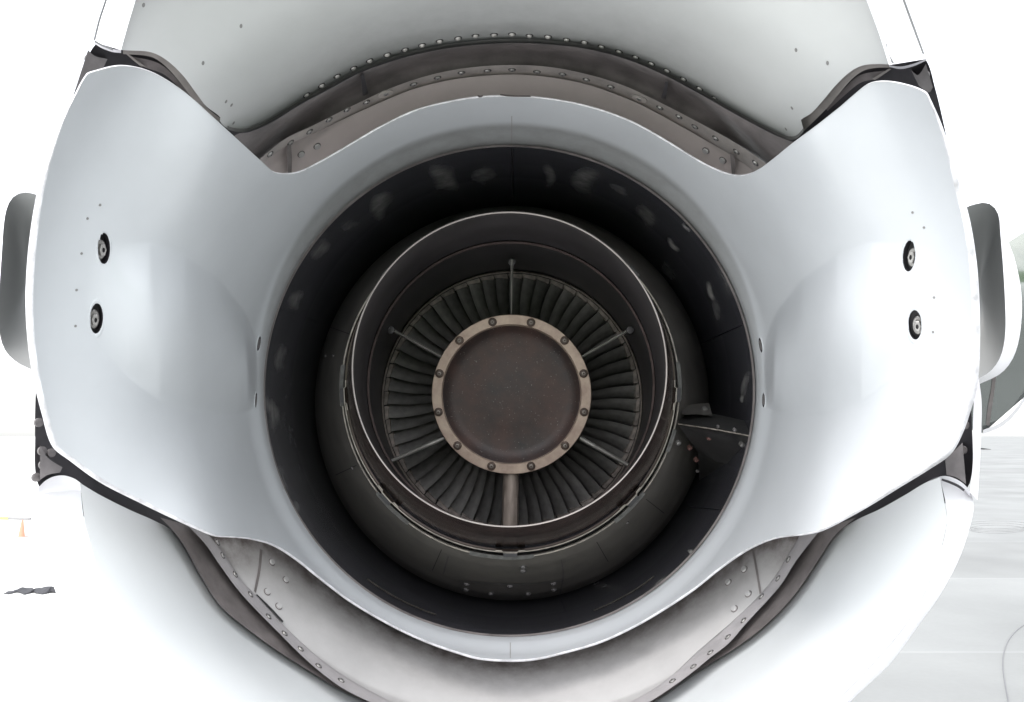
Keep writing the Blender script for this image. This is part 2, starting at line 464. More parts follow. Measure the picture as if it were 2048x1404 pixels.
# outer skin of the petal + rim
DR = dshell(Rimc[:, 0], Rimc[:, 1])
V3 = P(Oc[:, 0], Oc[:, 1], DR*1.002) - E
OX = Ic[:, None, 0]*(1-t[::6]) + Oc[:, None, 0]*t[::6]; OY = Ic[:, None, 1]*(1-t[::6]) + Oc[:, None, 1]*t[::6]
nv2 = OX.shape[1]
Dr = np.interp(rho(OX, OY).ravel(), [480, 980], [0.02, 0.02]).reshape(OX.shape)
D2 = dshell(OX, OY) * 1.035
V4 = (P(OX, OY, np.maximum(D2, DR[:, None]*1.004)) - E).reshape(-1, 3)
shell = link('nozzle_shell', mkmesh('nozzle_shell', V1, Fk, [M_SHELL], soot_light=so1, angle=50), eng)
shell['label'] = 'pale grey blue petal shaped nozzle with two large side lobes'
nO = len(V4)
Fo = grid_faces(NU, nv2, True, flip=True)
link('outer_skin', mkmesh('outer_skin', V4, Fo, [M_EDGE]), shell)
# rim band: rounded edge
prof = [(0, 0), (0.25, -0.0016), (0.6, -0.0016), (0.9, 0.001), (1.0, 0.006), (1.0, 0.05)]
RV = []
for a, dz in prof:
    q = Rimc*(1-a) + Oc*a
    RV.append(P(q[:, 0], q[:, 1], DR + dz) - E)
RV = np.stack(RV, 1).reshape(-1, 3)
link('edge_band', mkmesh('edge_band', RV, grid_faces(NU, len(prof), True), [M_RIM], angle=60), shell)

# access holes with bolts inside
M_BRKB = mat('dull_bolt', (.14, .13, .13), .5, var=.3, scale=60)
cup = lathe('bolt_recess', [(1.34, -.0012), (1.16, .0006), (1.0, .0010), (0.93, 0.0), (0.92, -.014), (0.0001, -.014)], [M_SHELL, M_DARK], n=28, midx=[0, 0, 0, 1, 1, 1])
bolt_big = lathe('recess_bolt', [(.0135, -.014), (.0135, -.006), (.012, -.005), (.009, -.005), (.009, .001), (.0075, .002), (.0035, .002), (.003, -.001), (.0001, -.001)], [M_STEEL, M_DARK], n=24, midx=[0,0,0,0,0,0,1,1,1], hexes=(3, 4, 5))
cup_s = lathe('shallow_recess', [(1.12, .0002), (1.0, .0012), (.9, .0012), (.88, .0003), (.0001, .0003)], [M_SHELL, M_DARK], n=24, midx=[0, 0, 1, 1, 1])
bolt_small = lathe('small_bolt', [(.010, .0004), (.010, .0016), (.007, .0018), (.0001, .0018)], [M_BRKB], n=16)
for (hx, hy, hr), Mh in zip(HOLES, frames):
    sc = Matrix.Diagonal((hr*HW, hr*HH, 1, 1)) if hr > .02 else Matrix.Diagonal((.0065, .0165, 1, 1))
    if hr > .02:
        link('bolt_recess', cup, shell, Mh @ sc)
        link('recess_bolt', bolt_big, shell, Mh @ Matrix.Translation((-.0015 if hx < 1000 else .0030, -.002, 0)) @ Matrix.Diagonal((.52, 1.0, 1, 1)))
    else:
        link('bolt_recess', cup_s, shell, Mh @ sc)
        link('recess_bolt', bolt_small, shell, Mh @ Matrix.Diagonal((.4, 1, 1, 1)))
# small flush rivets on the petals
dot = lathe('flush_rivet', [(.0019, .0002), (.0017, .0006), (.0001, .0007)], [mat('rivet_sealant', (.24, .235, .23), .5)], n=10)
for x, y in [(175,437),(163,507),(153,580),(151,652),(200,410),(1825,425),(1848,455),(1868,595),(1866,664)]:
    link('flush_rivet', dot, shell, surf(x, y, dshell))

# --- upper reverser door -------------------------------------------
dd_ = lambda R0, k=0.0: cylk(R0)
DU = dd_(0.66, 0.03)
UA = [(240,100),(262,101),(300,104),(330,118),(365,150),(395,190),(412,212),(440,234),(440,243),(455,257),(475,262),(500,260),(540,243),(600,206),(660,174),(720,142),
 (800,114),(870,98),(940,88),(1023,83),(1100,86),(1180,96),(1260,118),(1330,148),(1400,185),(1470,225),(1540,262),(1575,277),(1592,276),
 (1607,261),(1600,243),(1624,225),(1646,201),(1672,170),(1700,144),(1725,131),(1755,128),(1781,129)]
UB = [(345,-300),(450,-330),(600,-370),(800,-400),(1020,-410),(1230,-395),(1400,-360),(1520,-330),(1625,-300)]
def door_shade(x, y):  # occlusion shade on the middle of the door, painted into its colour
    x = np.asarray(x, float); r = rho(x, y)
    c = 1 - sm(250, 640, np.abs(x - 1000))
    return np.clip(0.30*c*(1 - sm(700, 860, r)) + 0.16*c, 0, 1)
updoor = patch('upper_reverser_door', UA, UB, DU, M_DOOR, eng, nu=500, nv=60, thick=0.05, soot_light=door_shade)
updoor['label'] = 'upper grey door with a row of domed rivets'
# white side edges of the door
def band(name, inner, outer, parent, m=M_EDGE, R0=0.66, R1=0.70, nvv=6, nu=80, thick=0.04):
    A = cat(inner, nu); B = cat(outer, nu)
    t = np.linspace(0, 1, nvv)
    X = A[:, None, 0]*(1-t)+B[:, None, 0]*t; Y = A[:, None, 1]*(1-t)+B[:, None, 1]*t
    dA = cylk(R0)(A[:, 0], A[:, 1])[:, None]
    D = np.broadcast_to(dA*(1-0.0*t), X.shape) + 0.02*t + 0.05*np.maximum(0, t-.85)
    V = (P(X, Y, D) - E).reshape(-1, 3)
    V2 = (P(X, Y, D*(1+thick)) - E).reshape(-1, 3); N = len(V)
    F = grid_faces(nu, nvv) + grid_faces(nu, nvv, off=N, flip=True)
    for i in range(nu-1):
        F.append((i*nvv, (i+1)*nvv, (i+1)*nvv+N, i*nvv+N)); a = i*nvv+nvv-1; b = a+nvv
        F.append((b, a, a+N, b+N))
    for k in range(nvv-1):
        F.append((k, k+1, k+1+N, k+N)); e = (nu-1)*nvv; F.append((e+k+1, e+k, e+k+N, e+k+1+N))
    return link(name, mkmesh(name, np.concatenate([V, V2]), F, m, angle=40), parent)
band('door_edge', [(242,100),(256,50),(271,0),(300,-100),(345,-300)], [(188,84),(200,40),(213,0),(240,-100),(285,-300)], updoor, R0=.655)
band('door_edge', [(1778,130),(1757,65),(1733,0),(1697,-100),(1625,-300)], [(1852,118),(1830,60),(1806,0),(1770,-100),(1700,-300)], updoor, R0=.655)
band('door_corner', [(188,84),(205,92),(225,98),(242,100)], [(190,88),(205,97),(225,104),(242,106)], updoor, R0=.65)
band('door_corner', [(1778,130),(1800,133),(1825,128),(1852,118)], [(1779,134),(1800,138),(1825,133),(1853,121)], updoor, R0=.65)
for A, B in (([(187,80),(197,40),(210,0),(235,-90)], [(191,80),(201,40),(214,0),(239,-90)]), ([(189,80),(205,89),(226,97)], [(189,84),(205,93),(226,101)]),
             ([(1845,108),(1825,55),(1805,0),(1774,-90)], [(1849,108),(1830,55),(1810,0),(1779,-90)]), ([(1773,86),(1777,105),(1783,126)], [(1771,88),(1778,107),(1789,127)])):
    patch('edge_seam', A, B, cylk(0.62), M_GREYP, updoor, nu=20, nv=2, thick=.004)
# brown flange under the door's side edges
DF = dd_(0.675)
patch('edge_flange', [(246,100),(300,103),(333,118),(368,152),(398,192),(413,214),(442,238)], [(246,108),(300,113),(326,128),(358,162),(385,198),(405,226),(436,250)], DF, M_BROWN, updoor, nu=60, nv=5, thick=.03)
patch('edge_flange', [(1784,128),(1750,127),(1722,131),(1697,145),(1669,172),(1643,203),(1600,243)], [(1784,135),(1750,136),(1726,142),(1704,158),(1679,186),(1656,214),(1608,262)], DF, M_BROWN, updoor, nu=60, nv=5, thick=.03)
# bead along the forward edge
UE = UA[9:30]
patch('edge_bead', [(x, y-5) for x, y in UE], [(x, y+2) for x, y in UE], lambda x, y: 0.652*FPX/rho(x, y), mat('door_bead_paint', (0.20,0.20,0.195), .7, var=.1, scale=30), updoor, nu=240, nv=4, thick=.012)
dome = lathe('domed_rivet', [(.0090, .0003), (.0085, .0012), (.0066, .0013), (.0060, .0035), (.0042, .0058), (.0018, .0068), (.0001, .0069)], [M_DARK, M_RIVET], n=16, midx=[0, 0, 1, 1, 1, 1, 1])
for x, y in [(613,190),(643,171),(674,152),(707,136),(739,121),(774,109),(810,99),(844,90),(879,82),(916,76),(951,71),(988,69),(1024,68),(1059,71),(1096,73),(1133,79),(1169,84),(1203,93),(1238,103),(1271,114),(1303,127),(1334,141),(1367,158),(1399,177),(1429,197)]:
    link('domed_rivet', dome, updoor, surf(x, y, DU) @ Matrix.Diagonal((.82, .82, .7, 1)))
for x, y, a in [(482,52,.5),(406,126,1.),(452,203,.6),(463,210,.6),(467,246,.8),(1592,100,-.8),(1584,216,-.8),(1572,258,-.9),(1655,126,-.8),(287,10,1.2)]:
    link('flush_rivet', dot, updoor, surf(x, y, DU) @ Matrix.Diagonal((1.2, 1.9, 1, 1)))

# --- barrel between nozzle and doors, riveted strips and rubber seals ------
barrel = bpy.data.objects.new('reverser_barrel', None); COL.objects.link(barrel); barrel.parent = eng
SLO = [(500,352),(540,316),(577,290),(620,270),(700,232),(760,205),(830,177),(900,160),(960,152),(1023,149),(1080,152),(1150,163),(1200,177),(1270,204),(1310,224),(1350,246),(1400,274),(1440,297),(1480,322),(1512,345),(1540,370)]
SUP = [(490,345),(520,318),(570,278),(620,254),(700,214),(780,177),(860,150),(940,135),(1023,130),(1100,134),(1180,150),(1250,172),(1300,195),(1350,220),(1420,257),(1470,285),(1520,318),(1552,345)]
BT = []
for x, y in SLO:
    r = math.hypot(x-CX, y-CY); k = (r-120)/r
    BT.append((CX+(x-CX)*k, CY+(y-CY)*k))
def bt_shade(x, y):  # occlusion shade beside lip and strip, painted darker
    x = np.asarray(x, float); r = rho(x, y)
    return np.clip(0.12*(1 - sm(560, 600, r)) + 0.35*sm(628, 640, r)*(1-sm(350, 520, np.abs(x-CX))) + 0.04, 0, 1)
DB = lambda x, y: (0.632 - 0.055*np.clip(1 - (rho(x, y)-535)/120, 0, 1)) * FPX/rho(x, y)
bt = patch('upper_barrel_wall', BT, SLO, DB, M_BARRELT, barrel, nu=240, nv=24, soot_light=bt_shade)
st = patch('riveted_strip', SLO, SUP, lambda x, y: 0.626*FPX/rho(x, y), M_STRIP, barrel, nu=240, nv=6, thick=.008, soot_light=lambda x, y: 0.25 + 0*x)
patch('rubber_seal', SUP, [(455,285),(475,268),(500,264),(540,247),(600,210),(660,178),(720,146),(800,118),(870,101),(940,91),(1023,86),(1100,89),(1180,99),(1260,121),(1330,151),(1400,188),(1470,228),(1540,265),(1580,282),(1612,290)],
      lambda x, y: (0.638 + 0.012*np.sin(np.clip((rho(x, y)-650)/50, 0, 1)*3.14)) * FPX/rho(x, y), M_SEAL, barrel, nu=240, nv=12)
fast = lathe('strip_fastener', [(.0088, .0002), (.0082, .0012), (.0062, .0014), (.0055, .0052), (.0042, .0058), (.0018, .0058), (.0014, .0042), (.0001, .0042)], [M_BROWN, M_STEEL, M_DARK], n=18, midx=[0, 2, 1, 1, 1, 2, 2, 2], hexes=(3, 4))
DS = lambda x, y: 0.626*FPX/rho(x, y)
for x, y in [(540,308),(581,285),(619,263),(658,239),(694,219),(733,204),(771,187),(827,168),(875,155),(923,145),(975,141),(1024,139),(1074,143),(1125,148),(1173,159),(1222,173),(1279,197),(1320,215),(1358,233),(1390,253),(1431,276),(1473,303),(1511,326)]:
    link('strip_fastener', fast, st, surf(x, y, DS, spin=random.random()*3) @ Matrix.Diagonal((.92, .92, .6, 1)))
for x, y in [(771,187),(1279,197)]:       # lug washers at the strip joints
    lug = lathe('lug', [(.0145, .0002), (.0140, .0016), (.0118, .0019), (.0001, .0019)], [M_BROWN, M_STRIP], n=20, midx=[0, 1, 1, 1])
    link('lug', lug, st, surf(x, y, DS) @ Matrix.Diagonal((1.2, 1, 1, 1)))
flat = lathe('flat_fastener', [(.0082, .0004), (.0078, .0014), (.0062, .0014), (.0058, .0042), (.0001, .0046)], [M_SEAL, M_BARREL, M_RIVET], n=16, midx=[0, 0, 1, 1, 2])
for x, y in [(602,308),(634,292),(1412,301),(1446,320)]:
    link('flat_fastener', flat, bt, surf(x, y, DB))
for A, B in (([(574,291),(574,320),(576,350)], [(582,288),(584,318),(583,350)]), ([(1460,305),(1462,330),(1464,352)], [(1467,309),(1470,332),(1470,352)])):
    patch('joint_bracket', A, B, lambda x, y: DB(x, y)*.985, M_SEAL, barrel, nu=12, nv=4, thick=.01)
for A, B in (([(721,150),(724,175),(726,192)], [(728,148),(733,172),(737,188)]), ([(1331,163),(1327,180),(1322,196)], [(1336,165),(1334,182),(1331,199)])):
    patch('seal_joint', A, B, lambda x, y: 0.632*FPX/rho(x, y), M_DARK, barrel, nu=12, nv=4, thick=.01)
# lower
LIN = [(395,1045),(430,1085),(450,1112),(480,1158),(512,1190),(560,1243),(620,1300),(680,1346),(745,1384),(800,1410),(900,1440),(1023,1455),(1150,1440),(1240,1412),(1300,1382),(1348,1347),(1391,1306),(1438,1266),(1474,1234),(1520,1189),(1552,1150),(1585,1095),(1612,1050)]
LOUT = [(375,1050),(412,1090),(436,1125),(470,1172),(500,1207),(555,1263),(615,1322),(680,1373),(742,1405),(800,1430),(900,1460),(1023,1475),(1150,1460),(1240,1434),(1302,1402),(1356,1366),(1388,1342),(1422,1314),(1458,1286),(1493,1246),(1560,1172),(1592,1122),(1640,1060)]
LDE = [(320,1035),(345,1060),(370,1095),(400,1150),(440,1211),(500,1262),(560,1305),(620,1343),(680,1379),(745,1409),(800,1434),(900,1464),(1023,1479),(1150,1464),(1240,1438),(1305,1405),(1384,1350),(1420,1328),(1474,1294),(1520,1260),(1563,1220),(1599,1177),(1635,1123),(1671,1070),(1712,1035)]
BL = []
for x, y in LIN:
    r = math.hypot(x-CX, y-CY); k = (r-190)/r
    BL.append((CX+(x-CX)*k, CY+(y-CY)*k))
def lip_r(x, y):
    a = np.arctan2(-(np.asarray(y, float)-CY), np.asarray(x, float)-CX)
    o = np.argsort(ang % (2*np.pi)); return np.interp(a % (2*np.pi), (ang % (2*np.pi))[o], ro[o])
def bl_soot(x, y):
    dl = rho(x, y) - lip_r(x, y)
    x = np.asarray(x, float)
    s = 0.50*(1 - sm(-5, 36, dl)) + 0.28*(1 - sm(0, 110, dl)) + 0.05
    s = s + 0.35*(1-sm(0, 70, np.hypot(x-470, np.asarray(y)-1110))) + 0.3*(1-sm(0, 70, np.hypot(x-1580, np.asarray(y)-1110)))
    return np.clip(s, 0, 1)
bl = patch('lower_barrel_wall', BL, LIN, DB, M_BARREL, barrel, nu=300, nv=60, soot_light=bl_soot)
sb = patch('riveted_strip', LIN, LOUT, lambda x, y: 0.626*FPX/rho(x, y), M_STRIPB, barrel, nu=240, nv=6, thick=.008)
patch('rubber_seal', LOUT, LDE, lambda x, y: 0.642*FPX/rho(x, y), M_SEAL, barrel, nu=260, nv=12)
for x, y in [(435,1085),(445,1111),(470,1149),(501,1189),(537,1233),(569,1267),(601,1298),(637,1332),(682,1361),(1577,1119),(1556,1157),(1523,1193),(1487,1241),(1456,1274),(1421,1305),(1387,1333),(1345,1362)]:
    link('strip_fastener', fast, sb, surf(x, y, DS, spin=random.random()*3) @ Matrix.Diagonal((.85, .85, .5, 1)))
for x, y in [(543,1125),(571,1160),(534,1184),(557,1213),(1489,1139),(1457,1165),(1497,1188),(1469,1218)]:
    link('flat_fastener', flat, bl, surf(x, y, DB))
for A, B in (([(520,1098),(516,1140),(508,1182)], [(525,1100),(521,1142),(512,1186)]), ([(1504,1100),(1512,1145),(1519,1188)], [(1508,1100),(1516,1144),(1523,1186)])):
    patch('joint_groove', A, B, lambda x, y: DB(x, y)-.002, M_SEAL, barrel, nu=14, nv=3, thick=.004)
patch('joint_groove', [(512,1190),(540,1218),(565,1245)], [(514,1188),(542,1215),(567,1242)], lambda x, y: 0.6255*FPX/rho(x, y), M_DARK, barrel, nu=14, nv=3, thick=.002)

# --- lower reverser door --------------------------------------------------
DL = dd_(0.66, 0.02)
LA = [(160,966),(200,990),(260,1020),(310,1042),(345,1062),(370,1095),(400,1150),(440,1211),(500,1262),(560,1305),(620,1343),(680,1379),(745,1409),(800,1434),(900,1464),(1023,1479),(1150,1464),(1240,1438),(1305,1405),(1384,1350),(1420,1328),(1474,1294),(1520,1260),(1563,1220),(1599,1177),(1635,1123),(1671,1070),(1707,1043),(1760,1018),(1810,990),(1850,966),(1880,954)]
LB = [(170,1050),(200,1150),(245,1240),(310,1325),(405,1410),(520,1490),(700,1580),(1020,1650),(1350,1580),(1530,1500),(1660,1410),(1760,1310),(1830,1220),(1875,1120),(1895,1040)]
def ld_soot(x, y):
    return 0.10*(1-sm(0, 60, np.abs(rho(x, y)-735)))
lodoor = patch('lower_reverser_door', LA, LB, DL, M_LDOOR, eng, nu=420, nv=40, thick=.05, soot_light=ld_soot)
lodoor['label'] = 'lower white door with sunlit inner face'
# outward edge band right round the door, down to its outer skin
def lband(inner, outer, nm, nu=160, R0=.657, add=0.03):
    A = cat(inner, nu); B = cat(outer, nu); tt = np.linspace(0, 1, 8)
    X = A[:, None, 0]*(1-tt)+B[:, None, 0]*tt; Y = A[:, None, 1]*(1-tt)+B[:, None, 1]*tt
    D = cylk(R0+.02)(X, Y) + add*tt + 0.06*np.maximum(0, tt-.8)
    V = (P(X, Y, D) - E).reshape(-1, 3); V2 = (P(X, Y, D*1.05)-E).reshape(-1, 3)
    N = len(V); F = grid_faces(nu, 8) + grid_faces(nu, 8, off=N, flip=True)
    for i in range(nu-1):
        a = i*8+7; F.append((a+8, a, a+N, a+8+N)); F.append((i*8, (i+1)*8, (i+1)*8+N, i*8+N))
    for k in range(7):
        F.append((k, k+1, k+1+N, k+N)); e = (nu-1)*8; F.append((e+k+1, e+k, e+k+N, e+k+1+N))
    return link(nm, mkmesh(nm, np.concatenate([V, V2]), F, M_EDGE, angle=40), lodoor)
lband([(160,966)]+LB+[(1880,954)], [(76,976),(80,1050),(100,1150),(150,1270),(230,1390),(380,1530),(600,1650),(1020,1730),(1450,1640),(1600,1520),(1700,1404),(1781,1326),(1840,1246),(1880,1190),(1917,1121),(1939,1057),(1948,1010),(1941,985)], 'door_edge')
lband([(76,976),(90,962),(108,953),(128,951),(148,957),(163,967)], [(78,990),(92,986),(110,984),(128,984),(148,984),(165,986)], 'door_corner', nu=30, R0=.64)
lband([(1850,966),(1872,955),(1892,952),(1912,958),(1930,970),(1940,984)], [(1852,976),(1874,966),(1893,964),(1911,970),(1929,981),(1941,994)], 'door_corner', nu=30, R0=.645)
patch('latch_slot', [(1884,957),(1900,962),(1918,970),(1930,979)], [(1883,961),(1899,967),(1916,975),(1927,983)], cylk(.637), M_DARK, lodoor, nu=14, nv=3, thick=.004)

# --- side beams carrying the doors (dark structure behind the petals) -------
def arc(cx, cy, r, a0, a1, n=40):
    return [(cx + r*math.cos(math.radians(a0+(a1-a0)*i/(n-1))), cy - r*math.sin(math.radians(a0+(a1-a0)*i/(n-1)))) for i in range(n)]
beamL = patch('side_beam', arc(CX, CY, 640, 130, 216), [(545,190),(420,90),(310,60),(235,70),(190,90),(162,150),(136,222),(118,290),(104,370),(90,460),(84,560),(80,660),(72,760),(70,870),(75,966),(110,1000),(170,1035),(260,1100),(380,1180),(470,1230)],
      cylk(0.71), M_DARK, eng, nu=200, nv=16)
beamR = patch('side_beam', arc(CX, CY, 640, 50, -36), [(1495,190),(1620,100),(1740,80),(1815,95),(1852,120),(1870,175),(1887,245),(1902,320),(1920,420),(1930,520),(1935,620),(1938,760),(1944,850),(1940,965),(1900,1000),(1800,1060),(1700,1120),(1590,1200)],
      cylk(0.71), M_DARK, eng, nu=200, nv=16)
patch('outer_casing', arc(CX, CY, 560, 48, 132), arc(CX, CY, 745, 50, 130), cylk(0.705), M_DARK, eng, nu=80, nv=8)
patch('outer_casing', arc(CX, CY, 560, 214, 326), arc(CX, CY, 745, 212, 328), cylk(0.705), M_DARK, eng, nu=80, nv=8)
DBm = cylk(0.70)
for bm, L_ in ((beamL, [(75,845),(82,902),(100,906),(84,930),(70,955),(176,115)]), (beamR, [(1932,850),(1903,905),(1928,900),(1912,935),(1852,148)])):
    for x, y in L_:
        link('beam_bolt', bolt_small, bm, surf(x, y, DBm) @ Matrix.Diagonal((.7, .7, 3, 1)))
M_BRK = mat('bracket_grey', (0.16, 0.15, 0.15), .45, var=.3, scale=20)
patch('hinge_bracket', [(176,100),(190,112),(215,118)], [(150,180),(178,160),(200,150)], cylk(.69), M_BRK, beamL, nu=12, nv=6)
patch('hinge_bracket', [(1822,140),(1836,150),(1852,128)], [(1838,172),(1858,185),(1866,175)], cylk(.69), M_BRK, beamR, nu=12, nv=6)
patch('hinge_bracket', [(80,890),(95,915),(125,935)], [(80,960),(95,950),(120,945)], cylk(.69), M_BRK, beamL, nu=12, nv=6)
patch('hinge_bracket', [(1890,915),(1910,900),(1925,885)], [(1893,950),(1913,955),(1932,968)], cylk(.69), M_BRK, beamR, nu=12, nv=6)
patch('link_rod', [(252,108),(268,122),(282,133)], [(257,108),(274,121),(290,133)], cylk(.69), M_BROWN, beamL, nu=10, nv=4)
patch('link_rod', [(1783,138),(1765,150),(1750,160)], [(1778,137),(1760,148),(1744,158)], cylk(.69), M_BROWN, beamR, nu=10, nv=4)
patch('cover_plate', [(260,112),(320,128),(360,165),(392,205)], [(290,135),(330,150),(372,190),(400,220)], cylk(.695), M_SEAL, beamL, nu=20, nv=6)
patch('cover_plate', [(1780,140),(1720,150),(1690,175),(1650,215)], [(1755,158),(1722,165),(1690,190),(1655,222)], cylk(.695), M_SEAL, beamR, nu=20, nv=6)
patch('outer_cowl_strip', [(1952,752),(1948,800),(1946,850),(1946,920),(1940,985)], [(1957,752),(1963,800),(1963,850),(1960,920),(1955,1000)], cylk(.69), M_EDGE, eng, nu=40, nv=5)

# --- side fairings outboard of the petals -----------------------------------
def fairing(nm, outline, rim, d0, flip):
    f = bpy.data.objects.new(nm, None); COL.objects.link(f); f.parent = eng
    n = 60
    O = cat(outline, n); c = O.mean(axis=0)
    tt = np.linspace(0, 1, 12)
    X = c[0] + (O[:, None, 0]-c[0])*tt; Y = c[1] + (O[:, None, 1]-c[1])*tt
    D = d0 - 0.10*tt**2
    D = np.broadcast_to(D, X.shape)
    V = (P(X, Y, D)-E).reshape(-1, 3)
    a = link('inner_face', mkmesh('inner_face', V, grid_faces(n, 12, True), M_GREYP), f)
    R = cat(rim, n)
    k = np.linspace(0, 1, 5)
    X = O[:, None, 0]*(1-k)+R[:, None, 0]*k; Y = O[:, None, 1]*(1-k)+R[:, None, 1]*k
    D = (d0-.10) + 0.05*k + 0*X
    V = (P(X, Y, D)-E).reshape(-1, 3); V2 = (P(X, Y, D+.35)-E).reshape(-1, 3)
    N = len(V); F = grid_faces(n, 5, True)
    for i in range(n):
        j = (i+1) % n; F.append((i*5+4, j*5+4, j*5+4+N, i*5+4+N))
    link('fairing_skin', mkmesh('fairing_skin', np.concatenate([V, V2]), F, M_EDGE, angle=50), f)
    return f
Lf = [(110,420),(85,395),(62,386),(45,385),(28,392),(15,412),(8,445),(4,500),(0,560),(-3,620),(0,670),(10,700),(28,720),(52,734),(80,742),(110,720),(110,560),(110,420)]
Lr = [(112,415),(86,392),(62,383),(45,381),(25,388),(10,408),(3,440),(-2,500),(-7,560),(-11,620),(-9,675),(2,708),(22,729),(50,742),(82,748),(114,725),(114,560),(112,415)]
fairing('side_fairing', Lf, Lr, 1.45, False)
Rf = [(1910,440),(1930,416),(1945,410),(1970,405),(1986,412),(1997,430),(2001,470),(2006,530),(2010,600),(2011,660),(2004,705),(1988,735),(1965,753),(1940,760),(1910,740),(1905,600),(1910,440)]
Rr = [(1906,436),(1928,413),(1945,407),(1970,402),(1988,408),(2002,428),(2010,465),(2030,520),(2043,590),(2041,660),(2028,712),(2004,745),(1968,764),(1940,772),(1906,748),(1900,600),(1906,436)]
fr = fairing('side_fairing', Rf, Rr, 1.45, True)
fr['label'] = 'grey faced rounded fairing with white outer rim'
0 and link('fairing_bolt', flat, fr, surf(1970, 658, lambda x, y: 1.42+0*x) @ Matrix.Diagonal((1.3, 1.3, 3, 1)))

# pylon underside right of the nacelle, polished skin
def tube_d(x, y):
    x = np.asarray(x, float); y = np.asarray(y, float)
    v = np.clip((y-540)/330, 0, 1)
    return 1.95 + 0.25*v**2 - 0.0004*(x-2048)
pyl = patch('pylon_underside', [(1900,560),(1900,700),(1920,800),(1945,860),(1966,866)], [(2300,300),(2300,430),(2200,600),(2100,735),(2048,795)], tube_d, M_GLOSS, eng, nu=60, nv=30, thick=.05)
patch('pylon_lower_lip', [(1966,860),(2000,846),(2025,824),(2048,794),(2120,700)], [(1966,868),(2003,853),(2030,829),(2053,798),(2124,704)], lambda x, y: tube_d(x, y)-.01, M_EDGE, pyl, nu=40, nv=4, thick=.02)
patch('pylon_seam', [(1986,745),(1982,780),(1975,820),(1972,850)], [(1993,745),(1989,780),(1983,822),(1979,852)], lambda x, y: tube_d(x, y)-.004, M_SEAL, pyl, nu=20, nv=3, thick=.003)

def field(rings, lift=0.004):
    g = np.array(rings, float)
    tt = np.linspace(0, len(g)-1, 400); cx, cy, rr, dq = (np.interp(tt, np.arange(len(g)), g[:, k]) for k in range(4))
    def f(x, y):
        x = np.asarray(x, float); sh = x.shape; xf = np.atleast_1d(x).ravel(); yf = np.atleast_1d(np.asarray(y, float) + 0*x).ravel()
        h = np.abs(np.hypot(xf[:, None]-cx, yf[:, None]-cy) - rr)
        # nearest crossing toward the viewer
        best = np.argmin(h + 0.02*np.arange(400), axis=1)
        return (dq[best] - lift).reshape(sh)
    return f
# --- black bypass duct -------------------------------------------------------
def axis_y(d): return 926 - 290.0/d
GLINTS = [(889,357,24,22,.2,.8),(968,352,18,18,.4,.6),(1098,352,9,20,-.2,.8),(1170,362,20,24,.3,.9),(762,412,15,26,.5,.8),(640,498,12,22,.5,.5),(592,600,11,18,.4,.6),
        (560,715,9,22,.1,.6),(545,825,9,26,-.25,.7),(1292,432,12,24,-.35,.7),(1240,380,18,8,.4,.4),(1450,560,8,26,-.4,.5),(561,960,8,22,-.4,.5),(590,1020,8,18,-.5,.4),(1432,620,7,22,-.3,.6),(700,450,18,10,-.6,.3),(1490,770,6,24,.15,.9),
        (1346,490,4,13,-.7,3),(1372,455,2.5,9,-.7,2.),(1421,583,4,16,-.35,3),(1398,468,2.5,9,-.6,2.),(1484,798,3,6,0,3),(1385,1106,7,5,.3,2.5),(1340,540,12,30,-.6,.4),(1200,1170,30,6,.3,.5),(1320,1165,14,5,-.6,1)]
def glints(x, y):  # reflections and glare spots on the liner, painted pale into its colour
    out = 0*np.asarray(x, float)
    for wx, wy, w, h, q, k in GLINTS:
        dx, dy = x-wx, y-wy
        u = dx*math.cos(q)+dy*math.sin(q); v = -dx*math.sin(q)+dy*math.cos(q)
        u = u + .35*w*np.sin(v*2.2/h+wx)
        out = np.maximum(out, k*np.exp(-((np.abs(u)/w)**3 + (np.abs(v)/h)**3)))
    lf = np.exp(-((np.asarray(x)-600)/140)**2)*np.exp(-((np.asarray(y)-900)/260)**2)  # broad brighter light on the duct's left, painted in too
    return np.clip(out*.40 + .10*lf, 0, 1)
duct = loft('bypass_duct', [(1018,781,491,1.662),(1018,782,489,1.69),(1020,785,478,1.76),(1021,790,462,1.86),(1022,795,440,2.0),(1022,800,415,2.2),(1023,806,385,2.45),(1023,812,352,2.75)], M_LINE, eng, n=900, sub=16, soot_light=glints)
link_n = loft('duct_end_wall', [(1023,812,356,2.75),(1023,812,250,2.76)], M_DARK, duct, n=64)
loft('throat_joint', [(1018,781.5,492,1.655),(1018,781.5,488,1.66),(1018,781.5,487.5,1.675)], M_SEAL, duct, n=300)
dDuct = field([(1018,781,491,1.662),(1018,782,489,1.69),(1020,785,478,1.76),(1021,790,462,1.86),(1022,795,440,2.0),(1022,800,415,2.2),(1023,806,385,2.45),(1023,812,352,2.75)], .003)
for A, B in (([(1395,689),(1440,668),(1490,646)], [(1396,692),(1441,671),(1491,649)]), ([(1378,1012),(1420,1016),(1470,1020)], [(1378,1014),(1420,1018.5),(1470,1023)]),
             ([(1022,296),(1023,350),(1024,395)], [(1026,296),(1027,350),(1027,395)])):
    patch('panel_seam', A, B, dDuct, M_DARK, duct, nu=20, nv=3, thick=.001)
# retaining strips low in the duct
for a0, a1 in ((233, 252), (291, 308)):
    pts = arc(1018, 781, 470, a0, a1, 14); pts2 = arc(1018, 781, 472.5, a0, a1, 14)
    patch('retaining_strip', pts, pts2, lambda x, y: dDuct(x, y)-.008, M_THIN, duct, nu=30, nv=3, thick=.002)

